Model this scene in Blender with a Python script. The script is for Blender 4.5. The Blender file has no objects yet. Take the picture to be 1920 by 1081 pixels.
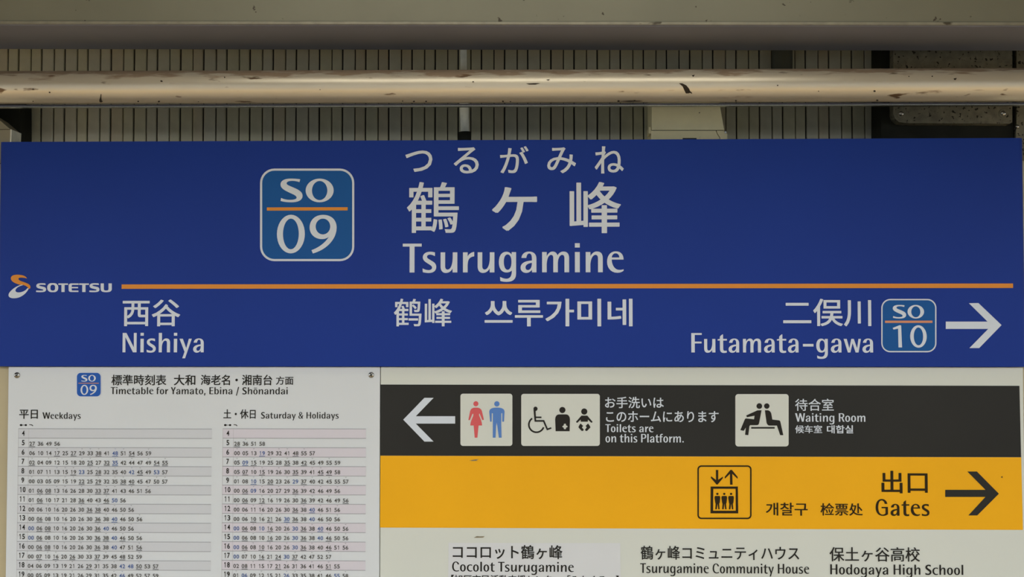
import bpy, bmesh, math, random
from mathutils import Vector, Matrix
from mathutils.geometry import tessellate_polygon

random.seed(7)
S = bpy.context.scene
COL = S.collection
W, H, FPX = 1920, 1081, 2500.0
Z0 = 1.50                                   # height of the lower edge of the blue board above the platform
CAM = Vector((0.07488, -2.4952, 0.05349 + Z0))
YAW, PITCH, ROLL = -0.02614, 0.03702, 0.00006

# ------------------------------------------------------------------ camera, world, lights, exposure
cy_, sy_, cp_, sp_ = math.cos(YAW), math.sin(YAW), math.cos(PITCH), math.sin(PITCH)
FWD = Vector((sy_ * cp_, cy_ * cp_, sp_))
RGT = Vector((cy_, -sy_, 0))
UP = RGT.cross(FWD)
cd = bpy.data.cameras.new('camera')
cam = bpy.data.objects.new('camera', cd)
COL.objects.link(cam)
M = Matrix((RGT, UP, -FWD)).transposed().to_4x4()
M.translation = CAM
cam.matrix_world = M
cd.sensor_width = 36
cd.lens = FPX / W * 36
cd.clip_start = 0.05
S.camera = cam

wd = bpy.data.worlds.new('world')
S.world = wd
wd.use_nodes = True
wd.node_tree.nodes['Background'].inputs[0].default_value = (0.86, 0.92, 1.0, 1)
wd.node_tree.nodes['Background'].inputs[1].default_value = 4.5

def area(name, loc, size, size_y, power, color, target):
    l = bpy.data.lights.new(name, 'AREA')
    l.shape = 'RECTANGLE'; l.size = size; l.size_y = size_y; l.energy = power; l.color = color
    o = bpy.data.objects.new(name, l); COL.objects.link(o)
    o.location = loc
    o.rotation_euler = (Vector(target) - Vector(loc)).to_track_quat('-Z', 'Y').to_euler()
    return o

S.view_settings.view_transform = 'Standard'
S.view_settings.look = 'None'
S.view_settings.gamma = 1
S.view_settings.use_curve_mapping = False
S.view_settings.exposure = -0.45

# ------------------------------------------------------------------ materials
def lin(c):
    return tuple(((v / 255 / 12.92) if v / 255 <= 0.04045 else ((v / 255 + 0.055) / 1.055) ** 2.4) for v in c)

def mat(name, rgb, rough=0.5, metal=0.0, noise=0.0, scale=20.0, bump=0.0, spec=0.5, spots=None, emit=None, stretch=None):
    """procedural paint/metal: base colour modulated by noise, optional speckles"""
    m = bpy.data.materials.new(name); m.use_nodes = True
    nt = m.node_tree; b = nt.nodes['Principled BSDF']
    b.inputs['Roughness'].default_value = rough
    b.inputs['Metallic'].default_value = metal
    b.inputs['Specular IOR Level'].default_value = spec
    c = (*rgb, 1)
    tc = nt.nodes.new('ShaderNodeTexCoord')
    mp = nt.nodes.new('ShaderNodeMapping')
    nt.links.new(tc.outputs['Object'], mp.inputs[0])
    if stretch: mp.inputs['Scale'].default_value = stretch
    n = nt.nodes.new('ShaderNodeTexNoise'); n.inputs['Scale'].default_value = scale; n.inputs['Detail'].default_value = 5
    nt.links.new(mp.outputs[0], n.inputs['Vector'])
    mr = nt.nodes.new('ShaderNodeMapRange')
    mr.inputs['From Min'].default_value = 0.3; mr.inputs['From Max'].default_value = 0.7
    mr.inputs['To Min'].default_value = 1 - noise; mr.inputs['To Max'].default_value = 1 + noise
    nt.links.new(n.outputs['Fac'], mr.inputs['Value'])
    vm = nt.nodes.new('ShaderNodeVectorMath'); vm.operation = 'SCALE'
    vm.inputs[0].default_value = rgb
    nt.links.new(mr.outputs[0], vm.inputs['Scale'])
    last = vm.outputs[0]
    for sp in (spots or []):
        # (colour, scale, threshold, softness)
        n2 = nt.nodes.new('ShaderNodeTexNoise'); n2.inputs['Scale'].default_value = sp[1]; n2.inputs['Detail'].default_value = 3
        mp2 = nt.nodes.new('ShaderNodeMapping'); nt.links.new(tc.outputs['Object'], mp2.inputs[0])
        if len(sp) > 4: mp2.inputs['Scale'].default_value = sp[4]
        nt.links.new(mp2.outputs[0], n2.inputs['Vector'])
        r2 = nt.nodes.new('ShaderNodeMapRange'); r2.inputs['From Min'].default_value = sp[2]; r2.inputs['From Max'].default_value = sp[2] + sp[3]
        nt.links.new(n2.outputs['Fac'], r2.inputs['Value'])
        mx = nt.nodes.new('ShaderNodeMix'); mx.data_type = 'RGBA'
        nt.links.new(r2.outputs[0], mx.inputs['Factor'])
        nt.links.new(last, mx.inputs['A'])
        mx.inputs['B'].default_value = (*sp[0], 1)
        last = mx.outputs['Result']
    nt.links.new(last, b.inputs['Base Color'])
    if bump:
        bp = nt.nodes.new('ShaderNodeBump'); bp.inputs['Strength'].default_value = bump; bp.inputs['Distance'].default_value = 0.002
        nt.links.new(n.outputs['Fac'], bp.inputs['Height']); nt.links.new(bp.outputs[0], b.inputs['Normal'])
    if emit:
        b.inputs['Emission Color'].default_value = (*emit[0], 1); b.inputs['Emission Strength'].default_value = emit[1]
    return m

def crown_rust(m):
    """rust and settled grime streaks along the crown of the pipe (its own upward side)"""
    nt = m.node_tree; b = nt.nodes['Principled BSDF']
    src = b.inputs['Base Color'].links[0].from_socket
    tc = nt.nodes.new('ShaderNodeTexCoord'); sx = nt.nodes.new('ShaderNodeSeparateXYZ')
    nt.links.new(tc.outputs['Object'], sx.inputs[0])
    mr = nt.nodes.new('ShaderNodeMapRange'); mr.inputs['From Min'].default_value = 0.008; mr.inputs['From Max'].default_value = 0.026
    nt.links.new(sx.outputs['Z'], mr.inputs['Value'])
    mp = nt.nodes.new('ShaderNodeMapping'); mp.inputs['Scale'].default_value = (0.22, 1, 1.3)
    nt.links.new(tc.outputs['Object'], mp.inputs[0])
    n = nt.nodes.new('ShaderNodeTexNoise'); n.inputs['Scale'].default_value = 70; n.inputs['Detail'].default_value = 6
    nt.links.new(mp.outputs[0], n.inputs['Vector'])
    ad = nt.nodes.new('ShaderNodeMath'); ad.operation = 'MULTIPLY_ADD'
    nt.links.new(mr.outputs[0], ad.inputs[0]); ad.inputs[1].default_value = 0.36
    nt.links.new(n.outputs['Fac'], ad.inputs[2])
    th = nt.nodes.new('ShaderNodeMapRange'); th.inputs['From Min'].default_value = 0.66; th.inputs['From Max'].default_value = 0.80
    th.inputs['To Max'].default_value = 0.75
    nt.links.new(ad.outputs[0], th.inputs['Value'])
    mx = nt.nodes.new('ShaderNodeMix'); mx.data_type = 'RGBA'
    nt.links.new(th.outputs[0], mx.inputs['Factor']); nt.links.new(src, mx.inputs['A'])
    mx.inputs['B'].default_value = (0.30, 0.19, 0.115, 1)
    nt.links.new(mx.outputs['Result'], b.inputs['Base Color'])
    ro = nt.nodes.new('ShaderNodeMapRange'); ro.inputs['To Min'].default_value = b.inputs['Roughness'].default_value; ro.inputs['To Max'].default_value = 0.75
    nt.links.new(th.outputs[0], ro.inputs['Value']); nt.links.new(ro.outputs[0], b.inputs['Roughness'])

M_BLUE = mat('blue_sign_film', (0.007, 0.030, 0.218), 0.42, noise=0.04, scale=3, spec=0.12)
M_BADGE = mat('badge_blue', (0.007, 0.078, 0.26), 0.42, spec=0.12)
M_BADGE2 = mat('small_badge_blue', (0.018, 0.09, 0.36), 0.45, spec=0.12)
M_WHITE = mat('white_print', (0.58,0.615,0.645), 0.5, spec=0.12)
M_BOARD = mat('white_board', (0.58, 0.588, 0.51), 0.45, noise=0.015, scale=4, spec=0.12)
M_PAPER = mat('timetable_sheet', (0.60, 0.615, 0.605), 0.5, noise=0.015, scale=5, spec=0.12)
M_LILAC = mat('sticker_film', (0.59, 0.592, 0.575), 0.45, noise=0.01, spec=0.12)
M_ORANGE = mat('orange_print', (0.64, 0.24, 0.035), 0.5, spec=0.12)
M_ORANGE2 = mat('salmon_print', (0.55, 0.24, 0.13), 0.5, spec=0.12)
M_BLACK = mat('charcoal_film', (0.022, 0.021, 0.017), 0.45, noise=0.1, scale=4, spec=0.12)
M_INK = mat('black_print', (0.022, 0.020, 0.016), 0.6, spec=0.08)
M_INKY = mat('brown_black_print', (0.028, 0.018, 0.006), 0.6, spec=0.08)
M_GREY = mat('grey_print', (0.10, 0.096, 0.085), 0.6, spec=0.08)
M_BLUEINK = mat('blue_print', (0.09, 0.14, 0.30), 0.6, spec=0.08)
M_YELLOW = mat('yellow_film', (0.78, 0.375, 0.006), 0.45, noise=0.03, scale=5, spec=0.12)
M_RED = mat('red_print', (0.60, 0.10, 0.10), 0.5, spec=0.12)
M_MANBLUE = mat('mid_blue_print', (0.09, 0.20, 0.47), 0.5, spec=0.12)
M_ROWGREY = mat('grey_row_print', (0.545, 0.55, 0.55), 0.5, spec=0.12)
M_ROWPINK = mat('pink_row_print', (0.585, 0.545, 0.565), 0.5, spec=0.12)
M_LINE = mat('rule_print', (0.27, 0.265, 0.255), 0.6, spec=0.08)
M_LINEV = mat('faint_rule_print', (0.46, 0.44, 0.43), 0.6, spec=0.08)
M_BEIGE = mat('beige_steel', (0.42, 0.345, 0.19), 0.45, noise=0.05, scale=8)
M_TILES = [mat('wall_tile_glaze_%s' % n, c, 0.55, noise=0.10, scale=30, spec=0.3) for n, c in
           (('olive', (0.53, 0.515, 0.375)), ('grey', (0.53, 0.52, 0.41)), ('brown', (0.53, 0.49, 0.36)))]
M_GROUT = mat('dark_grout', (0.02, 0.018, 0.014), 0.9, noise=0.2, scale=60)
M_BEAM = mat('beam_paint', (0.235, 0.24, 0.19), 0.55, noise=0.06, scale=6, bump=0.15,
             spots=[((0.06, 0.05, 0.035), 55, 0.70, 0.03), ((0.13, 0.12, 0.09), 18, 0.72, 0.08)])
M_SOFFIT = mat('soffit_paint', (0.225, 0.228, 0.27), 0.6, noise=0.05, scale=5)
M_BEAD = mat('edge_paint', (0.31, 0.305, 0.25), 0.45, noise=0.15, scale=40, spots=[((0.07, 0.06, 0.04), 40, 0.68, 0.05, (0.5, 1, 1))])
M_STUB = mat('stub_paint', (0.06, 0.07, 0.06), 0.6)
M_TAN = mat('tan_plastic', (0.28, 0.25, 0.16), 0.5, noise=0.06)
M_PIPE = mat('pipe_metal', (0.72, 0.66, 0.54), 0.36, metal=0.5, noise=0.07, scale=14, bump=0.12, spec=0.6, stretch=(0.25, 1, 1),
             spots=[((0.16, 0.10, 0.055), 60, 0.66, 0.06, (0.3, 1, 1)), ((0.26, 0.17, 0.09), 11, 0.76, 0.12, (0.2, 1, 1))])
crown_rust(M_PIPE)
M_RAIL = mat('rail_metal', (0.11, 0.105, 0.12), 0.25, metal=0.85, noise=0.1, scale=10)
M_ROD = mat('galvanised_rod', (0.78, 0.78, 0.66), 0.4, noise=0.12, scale=60)
M_DARKSTEEL = mat('dark_steel', (0.020, 0.021, 0.016), 0.6, spec=0.08, noise=0.2, scale=20)  # also colours the black box that paints the recess shade
M_PLATE = mat('pitted_plate', (0.17, 0.16, 0.115), 0.55, spec=0.2, noise=0.25, scale=60, bump=0.4,
              spots=[((0.018, 0.016, 0.011), 130, 0.60, 0.04)])
M_CREAM = mat('cream_plastic', (0.86, 0.77, 0.46), 0.5, noise=0.05, scale=25,
              spots=[((0.09, 0.07, 0.04), 70, 0.72, 0.03)])
M_SCREW = mat('screw_steel', (0.45, 0.44, 0.40), 0.25, metal=1.0)
M_SLOT = mat('screw_recess', (0.02, 0.02, 0.015), 0.7)
M_DIRT = mat('dried_dirt', (0.030, 0.020, 0.010), 0.9, noise=0.3, scale=200, bump=0.5)
M_DIRT2 = mat('brown_smudge', (0.20, 0.16, 0.09), 0.9, noise=0.3, scale=200)
M_FLOOR = mat('platform_paving', (0.42, 0.31, 0.18), 0.7, noise=0.15, scale=6)
M_BALLAST = mat('ballast', (0.20, 0.18, 0.15), 0.95, noise=0.3, scale=8)
M_SHADEWALL = mat('shade_wall_grey', (0.28, 0.28, 0.26), 0.9, noise=0.2, scale=1)
M_CEIL = mat('canopy_paint', (0.22, 0.21, 0.18), 0.7, noise=0.05)
M_TACT = mat('yellow_tactile', (0.75, 0.42, 0.07), 0.6, noise=0.1)
M_LAMP = mat('lamp_tube', (0.9, 0.9, 0.85), 0.4, emit=((1.0, 0.95, 0.83), 6.0))
M_LAMPBODY = mat('lamp_body', (0.6, 0.6, 0.56), 0.5)

# ------------------------------------------------------------------ object helpers
WL = {}
def obj(name, me, m, parent=None, loc=(0, 0, 0)):
    """link a mesh whose vertices are in world coordinates; its origin goes to loc"""
    loc = Vector(loc)
    if parent is not None and loc.length == 0: loc = WL[parent]
    me.transform(Matrix.Translation(-loc))
    o = bpy.data.objects.new(name, me); COL.objects.link(o)
    if m: me.materials.append(m)
    WL[o] = loc.copy()
    if parent is not None:
        o.parent = parent; o.location = loc - WL[parent]
    else:
        o.location = loc
    return o

def tag(o, label=None, cat=None, group=None, kind=None):
    if label: o['label'] = label
    if cat: o['category'] = cat
    if group: o['group'] = group
    if kind: o['kind'] = kind
    return o

def empty(name, loc, label, cat):
    o = bpy.data.objects.new(name, None); COL.objects.link(o)
    o.empty_display_size = 0.05
    o.location = loc; WL[o] = Vector(loc)
    return tag(o, label, cat)

def mesh_from(verts, faces, name='mesh'):
    me = bpy.data.meshes.new(name); me.from_pydata([tuple(v) for v in verts], [], faces); me.update(); return me

def box_mesh(x0, x1, y0, y1, z0, z1, bev=0.0, seg=2, vertical_only=False):
    bm = bmesh.new()
    bmesh.ops.create_cube(bm, size=1)
    for v in bm.verts:
        v.co = Vector((x0 + (v.co.x + .5) * (x1 - x0), y0 + (v.co.y + .5) * (y1 - y0), z0 + (v.co.z + .5) * (z1 - z0)))
    if bev:
        es = [e for e in bm.edges if (not vertical_only or abs(e.verts[0].co.z - e.verts[1].co.z) > 1e-6)]
        bmesh.ops.bevel(bm, geom=es, offset=bev, segments=seg, profile=0.5, affect='EDGES')
    me = bpy.data.meshes.new('box'); bm.to_mesh(me); bm.free(); return me

def cyl_mesh(p0, p1, r0, r1=None, n=32, smooth=True):
    r1 = r0 if r1 is None else r1
    p0, p1 = Vector(p0), Vector(p1)
    d = (p1 - p0).normalized()
    a = d.orthogonal().normalized(); b = d.cross(a)
    vs, fs = [], []
    for p, r in ((p0, r0), (p1, r1)):
        for i in range(n):
            t = 2 * math.pi * i / n
            vs.append(p + (a * math.cos(t) + b * math.sin(t)) * r)
    for i in range(n):
        fs.append((i, (i + 1) % n, n + (i + 1) % n, n + i))
    fs.append(tuple(range(n - 1, -1, -1))); fs.append(tuple(range(n, 2 * n)))
    me = mesh_from(vs, fs)
    if smooth:
        for p in me.polygons: p.use_smooth = len(p.vertices) == 4
    return me

def join_meshes(ms):
    bm = bmesh.new()
    for m_ in ms:
        bm.from_mesh(m_); 
    me = bpy.data.meshes.new('joined'); bm.to_mesh(me); bm.free()
    return me

# where a viewing ray of the photograph meets the vertical plane y = Y
def PP(px, py, Y=0.0):
    v = FWD * FPX + RGT * (px - W / 2) + UP * (H / 2 - py)
    return CAM + v * ((Y - CAM.y) / v.y)

def rect_on(x0, y0, x1, y1, Y):
    xm, ym = (x0 + x1) / 2, (y0 + y1) / 2
    return PP(x0, ym, Y).x, PP(x1, ym, Y).x, PP(xm, y1, Y).z, PP(xm, y0, Y).z   # X0 X1 Z0 Z1

# ------------------------------------------------------------------ lettering
def svg(d, ox=0.0, n=7):
    """SVG style M L C Z path -> list of closed polylines"""
    tok = d.replace(',', ' ').replace('M', ' M ').replace('L', ' L ').replace('C', ' C ').replace('Z', ' Z ').split()
    out, cur, i, cmd = [], [], 0, None
    while i < len(tok):
        t = tok[i]
        if t in 'MLCZ':
            cmd = t; i += 1
            if t == 'Z':
                out.append(cur); cur = []
            continue
        if cmd in 'ML':
            cur.append((float(tok[i]) + ox, float(tok[i + 1]))); i += 2
            if cmd == 'M': cmd = 'L'
        else:
            p = [cur[-1]] + [(float(tok[i + 2 * k]) + ox, float(tok[i + 2 * k + 1])) for k in range(3)]
            i += 6
            for k in range(1, n + 1):
                t_ = k / n; u = 1 - t_
                cur.append(tuple(u**3 * p[0][a] + 3*u*u*t_ * p[1][a] + 3*u*t_*t_ * p[2][a] + t_**3 * p[3][a] for a in (0, 1)))
    if cur: out.append(cur)
    return out

def ell(cx, cy, rx, ry, n=36):
    return [(cx + rx * math.cos(2 * math.pi * k / n), cy + ry * math.sin(2 * math.pi * k / n)) for k in range(n)]

def rrect(x0, y0, x1, y1, r, n=8):
    out = []
    for cx, cy, a0 in ((x1 - r, y0 + r, -90), (x1 - r, y1 - r, 0), (x0 + r, y1 - r, 90), (x0 + r, y0 + r, 180)):
        for k in range(n + 1):
            a = math.radians(a0 + 90 * k / n)
            out.append((cx + r * math.cos(a), cy + r * math.sin(a)))
    return out

def fill(contours):
    """even-odd fill of closed polylines through a 2D curve -> (verts2d, faces)"""
    cu = bpy.data.curves.new('fill', 'CURVE'); cu.dimensions = '2D'; cu.fill_mode = 'BOTH'
    for c in contours:
        s = cu.splines.new('POLY'); s.points.add(len(c) - 1)
        for k, p in enumerate(c): s.points[k].co = (p[0], p[1], 0, 1)
        s.use_cyclic_u = True
    o = bpy.data.objects.new('fill', cu)
    me = o.to_mesh()
    vs = [(v.co.x, v.co.y) for v in me.vertices]; fs = [tuple(p.vertices) for p in me.polygons]
    o.to_mesh_clear(); bpy.data.objects.remove(o); bpy.data.curves.remove(cu)
    return vs, fs

def ccw_faces(vs, fs):
    out = []
    for f in fs:
        a = sum(vs[f[i]][0] * vs[f[(i + 1) % len(f)]][1] - vs[f[(i + 1) % len(f)]][0] * vs[f[i]][1] for i in range(len(f)))
        out.append(f if a > 0 else tuple(reversed(f)))
    return out

def print2d(name, vs2, fs, m, parent, Y, th=0.0):
    """vs2 = (X, Z) world coordinates on plane Y, facing the viewer"""
    fs = ccw_faces(vs2, fs)
    me = mesh_from([(x, Y, z) for x, z in vs2], fs)
    xs = [v[0] for v in vs2]; zs = [v[1] for v in vs2]
    return obj(name, me, m, parent, ((min(xs) + max(xs)) / 2, Y, (min(zs) + max(zs)) / 2))

def shape(name, contours, m, parent, Y, fx=None):
    """contours in photograph pixels, carried onto plane Y"""
    vs, fs = fill([[(x, -y) for x, y in c] for c in contours])
    P = [PP(x, -y, Y) for x, y in vs]
    return print2d(name, [(p.x, p.z) for p in P], fs, m, parent, Y)

def zm(contours, ox, oy, s):
    return [[(ox + x / s, oy + y / s) for x, y in c] for c in contours]

def fitbox(vs, box, Y):
    xs = [v[0] for v in vs]; ys = [v[1] for v in vs]
    X0, X1, ZA, ZB = rect_on(*box, Y)
    sx = (X1 - X0) / (max(xs) - min(xs)); sz = (ZB - ZA) / (max(ys) - min(ys))
    return [(X0 + (x - min(xs)) * sx, ZA + (y - min(ys)) * sz) for x, y in vs]

def font_text(body, off=0.0):
    cu = bpy.data.curves.new('text', 'FONT'); cu.body = body; cu.offset = off; cu.resolution_u = 4
    o = bpy.data.objects.new('text', cu)
    me = o.to_mesh()
    vs = [(v.co.x, v.co.y) for v in me.vertices]; fs = [tuple(p.vertices) for p in me.polygons]
    o.to_mesh_clear(); bpy.data.objects.remove(o); bpy.data.curves.remove(cu)
    return vs, fs

def asian(body, box, m, parent, Y, off=0.008, name='lettering'):
    """off thickens the strokes (in em) by laying shifted copies of the outline over each other"""
    vs, fs = font_text(body, 0.0)
    V, F, D = [], [], []
    sh = [(0, 0)] if not off else [(0, 0), (off, off * .8), (-off, off * .8), (off, -off * .8), (-off, -off * .8), (off * 1.25, 0), (-off * 1.25, 0)]
    for k, (dx, dy) in enumerate(sh):
        n = len(V); D += [-.00005 * k] * len(vs); V += [(x + dx, y + dy) for x, y in vs]; F += [tuple(i + n for i in f) for f in fs]
    o = print2d(name, fitbox(V, box, Y), F, m, parent, Y)
    for v, d in zip(o.data.vertices, D): v.co.y += d
    return o

# a condensed humanist alphabet with contrast, drawn as outlines: cap height 692, x-height 485
G = {
'T': (455, -12, -12, "M0 -692 L455 -692 L455 -622 L283 -622 L283 0 L165 0 L165 -622 L0 -622 Z"),
's': (328, 35, 35, "M297 -480 L297 -392 C250 -415 215 -428 180 -428 C135 -428 105 -405 105 -378 C105 -350 130 -330 170 -308 L230 -272 C290 -238 328 -200 328 -130 C328 -40 260 12 150 12 C100 12 50 5 5 -8 L0 -98 C50 -70 100 -56 145 -56 C195 -56 228 -80 228 -115 C228 -145 205 -165 165 -190 L90 -238 C40 -270 5 -310 5 -365 C5 -440 75 -497 175 -497 C220 -497 260 -492 297 -480 Z"),
'u': (402, 69, 68, "M0 -482 L110 -482 L110 -150 C110 -100 130 -68 170 -68 C225 -68 262 -140 278 -220 C290 -280 292 -330 292 -400 L292 -482 L402 -482 L402 0 L290 0 L287 -95 C255 -30 200 12 125 12 C45 12 0 -50 0 -140 Z"),
'r': (272, 67, 12, "M0 -482 L113 -482 L113 -385 C140 -435 190 -482 270 -492 L270 -385 C180 -375 125 -330 118 -230 L113 -180 L113 0 L0 0 Z"),
'g': (413, 38, 67, "M413 -485 L413 30 C413 160 340 228 190 228 C130 228 80 220 35 205 L30 108 C80 135 130 153 180 153 C270 153 310 90 313 -45 C280 -15 235 3 183 3 C70 3 0 -90 0 -245 C0 -400 70 -494 180 -494 C235 -494 280 -465 308 -425 L308 -485 Z M210 -430 C150 -430 118 -360 118 -250 C118 -140 155 -60 212 -60 C265 -60 303 -140 303 -245 C303 -360 270 -430 210 -430 Z"),
'a': (380, 40, 68, "M20 -345 C30 -440 100 -497 205 -497 C320 -497 380 -430 380 -330 L380 0 L275 0 L272 -65 C240 -15 190 13 135 13 C55 13 0 -40 0 -112 C0 -220 110 -275 272 -282 L272 -330 C272 -400 255 -452 210 -452 C170 -452 145 -410 138 -345 Z M272 -228 C180 -215 118 -180 118 -120 C118 -80 140 -55 175 -55 C235 -55 272 -120 272 -228 Z"),
'n': (407, 70, 65, "M0 -485 L112 -485 L114 -385 C150 -455 205 -497 270 -497 C360 -497 407 -440 407 -340 L407 0 L294 0 L294 -330 C294 -385 275 -417 235 -417 C175 -417 125 -340 112 -200 L112 0 L0 0 Z"),
'h': (407, 70, 65, "M0 -692 L112 -692 L114 -385 C150 -455 205 -497 270 -497 C360 -497 407 -440 407 -340 L407 0 L294 0 L294 -330 C294 -385 275 -417 235 -417 C175 -417 125 -340 112 -200 L112 0 L0 0 Z"),
'm': (646, 68, 69, "M0 -485 L110 -485 L112 -385 C145 -455 195 -497 250 -497 C310 -497 350 -465 368 -405 C400 -465 455 -497 510 -497 C600 -497 646 -440 646 -340 L646 0 L534 0 L534 -340 C534 -390 515 -417 480 -417 C425 -417 380 -340 376 -220 L376 0 L267 0 L267 -340 C267 -390 250 -417 215 -417 C160 -417 118 -340 110 -200 L110 0 L0 0 Z"),
'i': (117, 69, 71, "M0 -485 L117 -485 L117 0 L0 0 Z M0 -695 L117 -695 L117 -592 L0 -592 Z"),
'l': (115, 69, 68, "M0 -692 L115 -692 L115 0 L0 0 Z"),
'e': (394, 38, 30, "M394 -302 L110 -302 C115 -160 190 -55 290 -55 C330 -55 365 -60 392 -72 L394 -38 C350 0 300 13 245 13 C95 13 0 -100 0 -250 C0 -400 85 -500 210 -500 C330 -500 394 -420 394 -302 Z M112 -352 L295 -352 C290 -410 260 -452 205 -452 C155 -452 120 -415 112 -352 Z"),
'o': (400, 38, 38, "M200 -497 C325 -497 400 -400 400 -243 C400 -85 325 12 200 12 C75 12 0 -85 0 -243 C0 -400 75 -497 200 -497 Z M200 -430 C150 -430 115 -360 115 -243 C115 -125 150 -55 200 -55 C250 -55 285 -125 285 -243 C285 -360 250 -430 200 -430 Z"),
'c': (378, 38, 20, "M370 -470 L365 -385 C330 -415 290 -430 250 -430 C165 -430 112 -360 112 -245 C112 -130 180 -58 280 -58 C320 -58 350 -65 378 -80 L380 -25 C340 0 300 12 245 12 C95 12 0 -90 0 -245 C0 -400 90 -497 240 -497 C290 -497 335 -488 370 -470 Z"),
'd': (413, 38, 67, "M413 -692 L413 0 L310 0 L308 -55 C275 -10 235 12 183 12 C70 12 0 -85 0 -243 C0 -400 70 -497 180 -497 C235 -497 275 -470 303 -430 L303 -692 Z M210 -430 C150 -430 118 -360 118 -250 C118 -140 155 -55 212 -55 C265 -55 303 -140 303 -245 C303 -360 270 -430 210 -430 Z"),
'b': (413, 67, 38, "M0 -692 L0 0 L103 0 L105 -55 C138 -10 178 12 230 12 C343 12 413 -85 413 -243 C413 -400 343 -497 233 -497 C178 -497 138 -470 110 -430 L110 -692 Z M203 -430 C263 -430 295 -360 295 -250 C295 -140 258 -55 201 -55 C148 -55 110 -140 110 -245 C110 -360 143 -430 203 -430 Z"),
'f': (290, 12, 5, "M50 0 L50 -425 L0 -425 L0 -485 L50 -485 L50 -530 C50 -650 110 -702 210 -702 C245 -702 270 -697 290 -690 L285 -625 C265 -632 245 -635 225 -635 C180 -635 162 -600 162 -540 L162 -485 L280 -485 L280 -425 L162 -425 L162 0 Z"),
't': (332, 15, 18, "M81 -485 L81 -560 C110 -600 150 -640 195 -650 L195 -485 L332 -485 L332 -425 L198 -425 L198 -130 C198 -85 215 -60 250 -58 L325 -62 L325 5 C290 15 250 18 220 18 C130 18 81 -30 81 -130 L81 -425 L0 -425 L0 -470 Z"),
'k': (400, 69, 5, "M0 -692 L112 -692 L112 -290 L250 -485 L375 -485 L215 -270 L400 0 L270 0 L112 -240 L112 0 L0 0 Z"),
'y': (440, 12, 10, "M0 -485 L120 -485 L245 -150 L335 -485 L440 -485 L205 212 L105 212 L185 -20 Z"),
'w': (620, 10, 10, "M0 -485 L112 -485 L205 -150 L275 -485 L365 -485 L480 -150 L530 -485 L620 -485 L530 0 L425 0 L318 -330 L240 0 L150 0 Z"),
'N': (503, 67, 69, "M0 -692 L135 -692 L405 -180 L400 -692 L503 -692 L503 0 L375 0 L98 -540 L105 0 L0 0 Z"),
'F': (377, 67, 15, "M0 -692 L377 -692 L377 -627 L125 -627 L125 -388 L370 -388 L370 -323 L125 -323 L125 0 L0 0 Z"),
'E': (377, 67, 30, "M0 -692 L370 -692 L370 -627 L125 -627 L125 -388 L355 -388 L355 -323 L125 -323 L125 -65 L377 -65 L377 0 L0 0 Z"),
'H': (488, 67, 67, "M0 -692 L118 -692 L118 -395 L370 -395 L370 -692 L488 -692 L488 0 L370 0 L370 -330 L118 -330 L118 0 L0 0 Z"),
'G': (517, 40, 65, "M497 -495 L385 -495 C360 -590 320 -640 255 -640 C165 -640 110 -530 110 -350 C110 -160 180 -45 285 -45 C340 -45 385 -65 412 -95 L412 -312 L250 -312 L250 -370 L517 -370 L517 -60 C460 -15 390 10 300 10 C110 10 0 -130 0 -345 C0 -570 105 -702 260 -702 C390 -702 470 -620 497 -495 Z"),
'C': (497, 40, 20, "M497 -495 L385 -495 C360 -590 320 -640 260 -640 C170 -640 115 -530 115 -350 C115 -160 195 -55 320 -55 C380 -55 430 -70 480 -95 L485 -25 C430 0 370 12 300 12 C110 12 0 -130 0 -345 C0 -570 110 -702 265 -702 C390 -702 470 -620 497 -495 Z"),
'Y': (465, 0, 0, "M0 -692 L130 -692 L235 -400 L350 -692 L465 -692 L290 -290 L290 0 L172 0 L172 -290 Z"),
'R': (460, 67, 15, "M0 -692 L230 -692 C370 -692 440 -620 440 -510 C440 -420 395 -350 315 -325 L460 0 L335 0 L205 -305 L118 -305 L118 0 L0 0 Z M118 -630 L118 -365 L210 -365 C285 -365 325 -420 325 -505 C325 -590 285 -630 210 -630 Z"),
'P': (440, 67, 20, "M0 -692 L230 -692 C370 -692 440 -620 440 -500 C440 -370 360 -300 220 -300 L118 -300 L118 0 L0 0 Z M118 -630 L118 -362 L205 -362 C285 -362 325 -415 325 -500 C325 -590 285 -630 205 -630 Z"),
'/': (290, 40, 40, "M200 -720 L290 -720 L90 140 L0 140 Z"),
'-': (377, 90, 60, "M0 -305 L377 -305 L377 -212 L0 -212 Z"),
',': (140, 50, 50, "M20 -110 L140 -110 L80 130 L0 130 Z"),
'.': (115, 60, 50, "M0 -110 L115 -110 L115 0 L0 0 Z"),
'&': (520, 40, 20, "M500 0 L375 0 L325 -60 C285 -10 235 12 175 12 C70 12 0 -55 0 -155 C0 -250 50 -315 130 -360 C85 -420 65 -465 65 -530 C65 -635 130 -702 225 -702 C320 -702 380 -640 380 -550 C380 -470 330 -410 250 -365 L345 -215 C370 -260 385 -310 390 -365 L490 -365 C480 -280 455 -205 410 -130 Z M215 -430 C270 -465 290 -500 290 -560 C290 -610 265 -645 225 -645 C185 -645 160 -610 160 -560 C160 -515 175 -480 215 -430 Z M165 -310 C120 -275 100 -235 100 -180 C100 -110 140 -60 195 -60 C235 -60 270 -80 295 -115 Z"),
}
G['S'] = (410, 35, 30, None)
G['W'] = (810, 5, 5, None)
G['\u014d'] = (400, 38, 38, None)

def glyph(ch, ox):
    if ch == 'S':
        return [[(ox + x * 1.25, y * 1.395) for x, y in c] for c in svg(G['s'][3])]
    if ch == 'W':
        return [[(ox + x * 1.3, y * 1.427) for x, y in c] for c in svg(G['w'][3])]
    if ch == '\u014d':
        return svg(G['o'][3], ox) + svg("M60 -640 L340 -640 L340 -580 L60 -580 Z", ox)
    return svg(G[ch][3], ox)

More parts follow.
